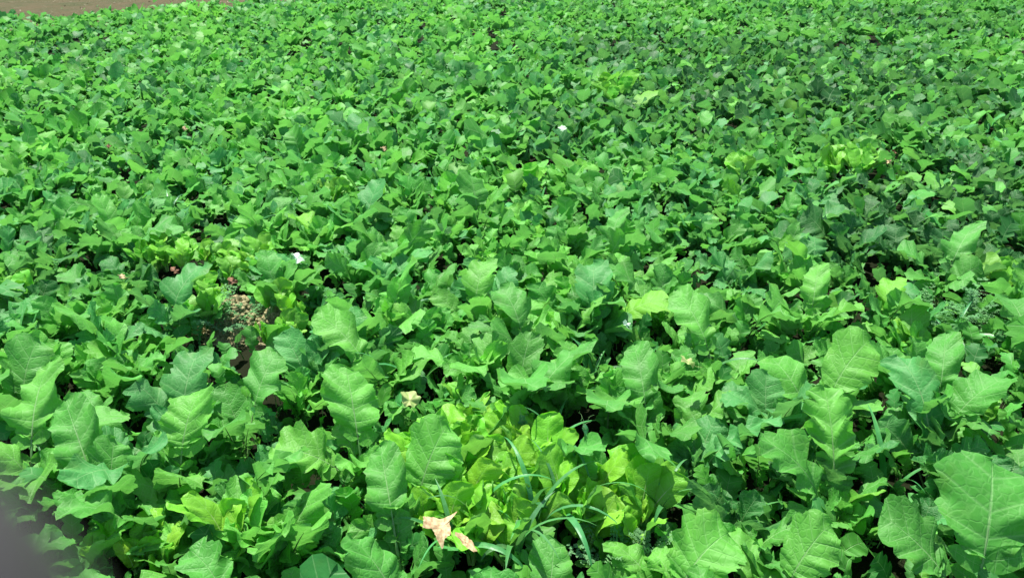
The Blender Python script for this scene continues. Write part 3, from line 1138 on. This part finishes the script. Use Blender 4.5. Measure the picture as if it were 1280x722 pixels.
# ------------------------------------------------------------------ bare soil mounds
for k, (px, py, rx, hh) in enumerate(((297, 388, .15, .145), (348, 396, .10, .12))):
    P = at(px, py, hh * .6)
    V, F = [], []
    N, K = 44, 16
    V.append((0, 0, hh))
    for q in range(1, K + 1):
        f = q / K
        for i in range(N):
            th = 2 * math.pi * i / N
            rr = rx * 1.5 * f * (1 + .05 * math.sin(3 * th + k))
            h = hh * (math.cos(math.pi * f) * .5 + .5) + .008 * math.sin(th * 9 + q * 2.1) * (1 - f) + random.uniform(-.012, .012) - (.02 if q == K else 0)
            V.append((math.cos(th) * rr, math.sin(th) * rr * .9, h))
    F += [(0, 1 + i, 1 + (i + 1) % N) for i in range(N)]
    for q in range(K - 1):
        for i in range(N):
            a, b = 1 + q * N + i, 1 + q * N + (i + 1) % N
            F.append((a, a + N, b + N, b))
    me = bpy.data.meshes.new("soil_mound")
    me.from_pydata(V, [], F)
    me.materials.append(M_CLOD)
    me.polygons.foreach_set("use_smooth", np.full(len(me.polygons), True))
    o = bpy.data.objects.new("soil_mound", me)
    o.location = (P.x, P.y, 0)
    link(o)
    o['kind'] = 'structure'
    o['label'] = ['crumbly light brown bare soil heap in a gap of the crop', 'smaller reddish bare soil heap right of the first'][k]

# loose clods on the heaps and on the bare strip
ico = bmesh.new()
bmesh.ops.create_icosphere(ico, subdivisions=1, radius=1)
icoV = np.array([v.co[:] for v in ico.verts])
icoF = np.array([[v.index for v in f.verts] for f in ico.faces])
ico.free()


def clods(name, pts, mat, label):
    V, F, n = [], [], 0
    for (x, y, z, s) in pts:
        d = icoV * (1 + RNG.uniform(-.3, .3, (12, 1))) * s * RNG.uniform(.6, 1.2, (1, 3)) + np.array([x, y, z])
        V.append(d)
        F.append(icoF + n)
        n += 12
    me = bpy.data.meshes.new(name)
    me.from_pydata(np.concatenate(V).tolist(), [], np.concatenate(F).tolist())
    me.materials.append(mat)
    o = bpy.data.objects.new(name, me)
    link(o)
    o['kind'] = 'stuff'
    o['label'] = label


pts = []
for (px, py, rx, hh) in ((297, 388, .15, .145), (348, 396, .10, .12)):
    P = at(px, py, hh * .6)
    for _ in range(2200):
        a, q = random.uniform(0, 6.28), math.sqrt(random.random())
        pts.append((P.x + math.cos(a) * q * rx * 1.3, P.y + math.sin(a) * q * rx * 1.2, hh * (math.cos(math.pi * q * .87) * .5 + .5) + .003, random.choice([.003, .005, .008, .012]) * random.uniform(.6, 1.2)))
clods("soil_crumbs", pts, M_CLOD, "loose crumbs of soil on the bare heaps")
pts = []
while len(pts) < 1600:
    x, y = random.uniform(-16, 6), random.uniform(8, 32)
    if beyond_edge(x, y) > -.1:
        pts.append((x, y, random.uniform(0, .008), random.choice([.008, .012, .02, .03]) * random.uniform(.6, 1.1)))
clods("soil_clods", pts, M_SOIL, "loose clods scattered on the bare ground beyond the crop")

M_STRAW = plain_material("straw", (0.22, 0.18, 0.10), 0.8, 0.1, 30)
V, F = [], []
while len(F) < 2500:
    x, y = random.uniform(-16, 6), random.uniform(8, 28)
    if beyond_edge(x, y) < 0:
        continue
    a, l, w = random.uniform(0, 3.14), random.uniform(.03, .10), random.uniform(.003, .012)
    dx, dy = math.cos(a) * l, math.sin(a) * l
    b = len(V)
    z0, z1 = random.uniform(.012, .03), random.uniform(.012, .045)
    V += [(x, y, z0), (x + dx, y + dy, z1), (x + dx - math.sin(a) * w, y + dy + math.cos(a) * w, z1), (x - math.sin(a) * w, y + math.cos(a) * w, z0)]
    F.append((b, b + 1, b + 2, b + 3))
me = bpy.data.meshes.new("straw_litter")
me.from_pydata(V, [], F)
me.materials.append(M_STRAW)
o = bpy.data.objects.new("straw_litter", me)
link(o)
o['kind'] = 'stuff'
o['label'] = 'pale bits of straw on the bare ground beyond the crop'

# ------------------------------------------------------------------ the photographer's hand at the lens


def make_hand():
    tip = CAM + CF * .030 + CR * ((34 - 640) / FP * .030) - CU * ((752 - 361) / FP * .030)
    ax = (-CR * .80 - CU * .52 - CF * .30).normalized()       # from fingertip to knuckle
    sideV = ax.cross(CF).normalized()
    up = sideV.cross(ax).normalized()

    def P(a, s=0.0, u=0.0):
        return tip + ax * a + sideV * s + up * u
    verts, edges, rad = [], [], []

    def add(p, r, prev=None):
        verts.append(p)
        rad.append(r)
        if prev is not None:
            edges.append((prev, len(verts) - 1))
        return len(verts) - 1
    wrist = add(P(.185, .012, -.01), .026)
    palm = add(P(.135, .012, -.006), .028, wrist)
    arm = add(P(.26, .014, -.02), .030, wrist)
    add(P(.34, .016, -.03), .036, arm)
    kn = add(P(.088, .0, 0), .0145, palm)                 # index knuckle
    j = add(P(.045, .0, .002), .0125, kn)
    j = add(P(.022, .0, .001), .0115, j)
    j = add(P(.005, 0, 0), .0115, j)
    add(P(-.002, 0, 0), .0085, j)
    for q, s in enumerate((.021, .040, .058)):            # three curled fingers
        k0 = add(P(.092 + .006 * q, s * .72, -.002), .0115 - .0008 * q, palm)
        k1 = add(P(.055 + .008 * q, s * .78, -.016), .0088 - .0006 * q, k0)
        k2 = add(P(.062 + .008 * q, s * .80, -.040), .0080 - .0006 * q, k1)
        add(P(.085 + .006 * q, s * .80, -.046), .0070 - .0005 * q, k2)
    th = add(P(.140, -.020, -.012), .0150, palm)
    th = add(P(.108, -.038, -.024), .0110, th)
    add(P(.080, -.036, -.032), .0095, th)
    me = bpy.data.meshes.new("hand")
    me.from_pydata([tuple(v) for v in verts], edges, [])
    o = bpy.data.objects.new("hand", me)
    link(o)
    sk = o.modifiers.new("skin", 'SKIN')
    for i, sv in enumerate(me.skin_vertices[0].data):
        sv.radius = (rad[i], rad[i])
        sv.use_root = (i == 0)
    sb = o.modifiers.new("smooth", 'SUBSURF')
    sb.levels = sb.render_levels = 2
    dg = bpy.context.evaluated_depsgraph_get()
    ev = bpy.data.meshes.new_from_object(o.evaluated_get(dg))
    o.modifiers.clear()
    o.data = ev
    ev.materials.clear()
    ev.materials.append(M_SKIN_SHADED)
    ev.polygons.foreach_set("use_smooth", np.full(len(ev.polygons), True))
    o['label'] = "blurred dark fingertip of the photographer's hand over the lower left corner"
    o['category'] = 'hand'


make_hand()
write_labels()
print("leaf objects", COUNT['leaf'], "objects", len(bpy.data.objects))
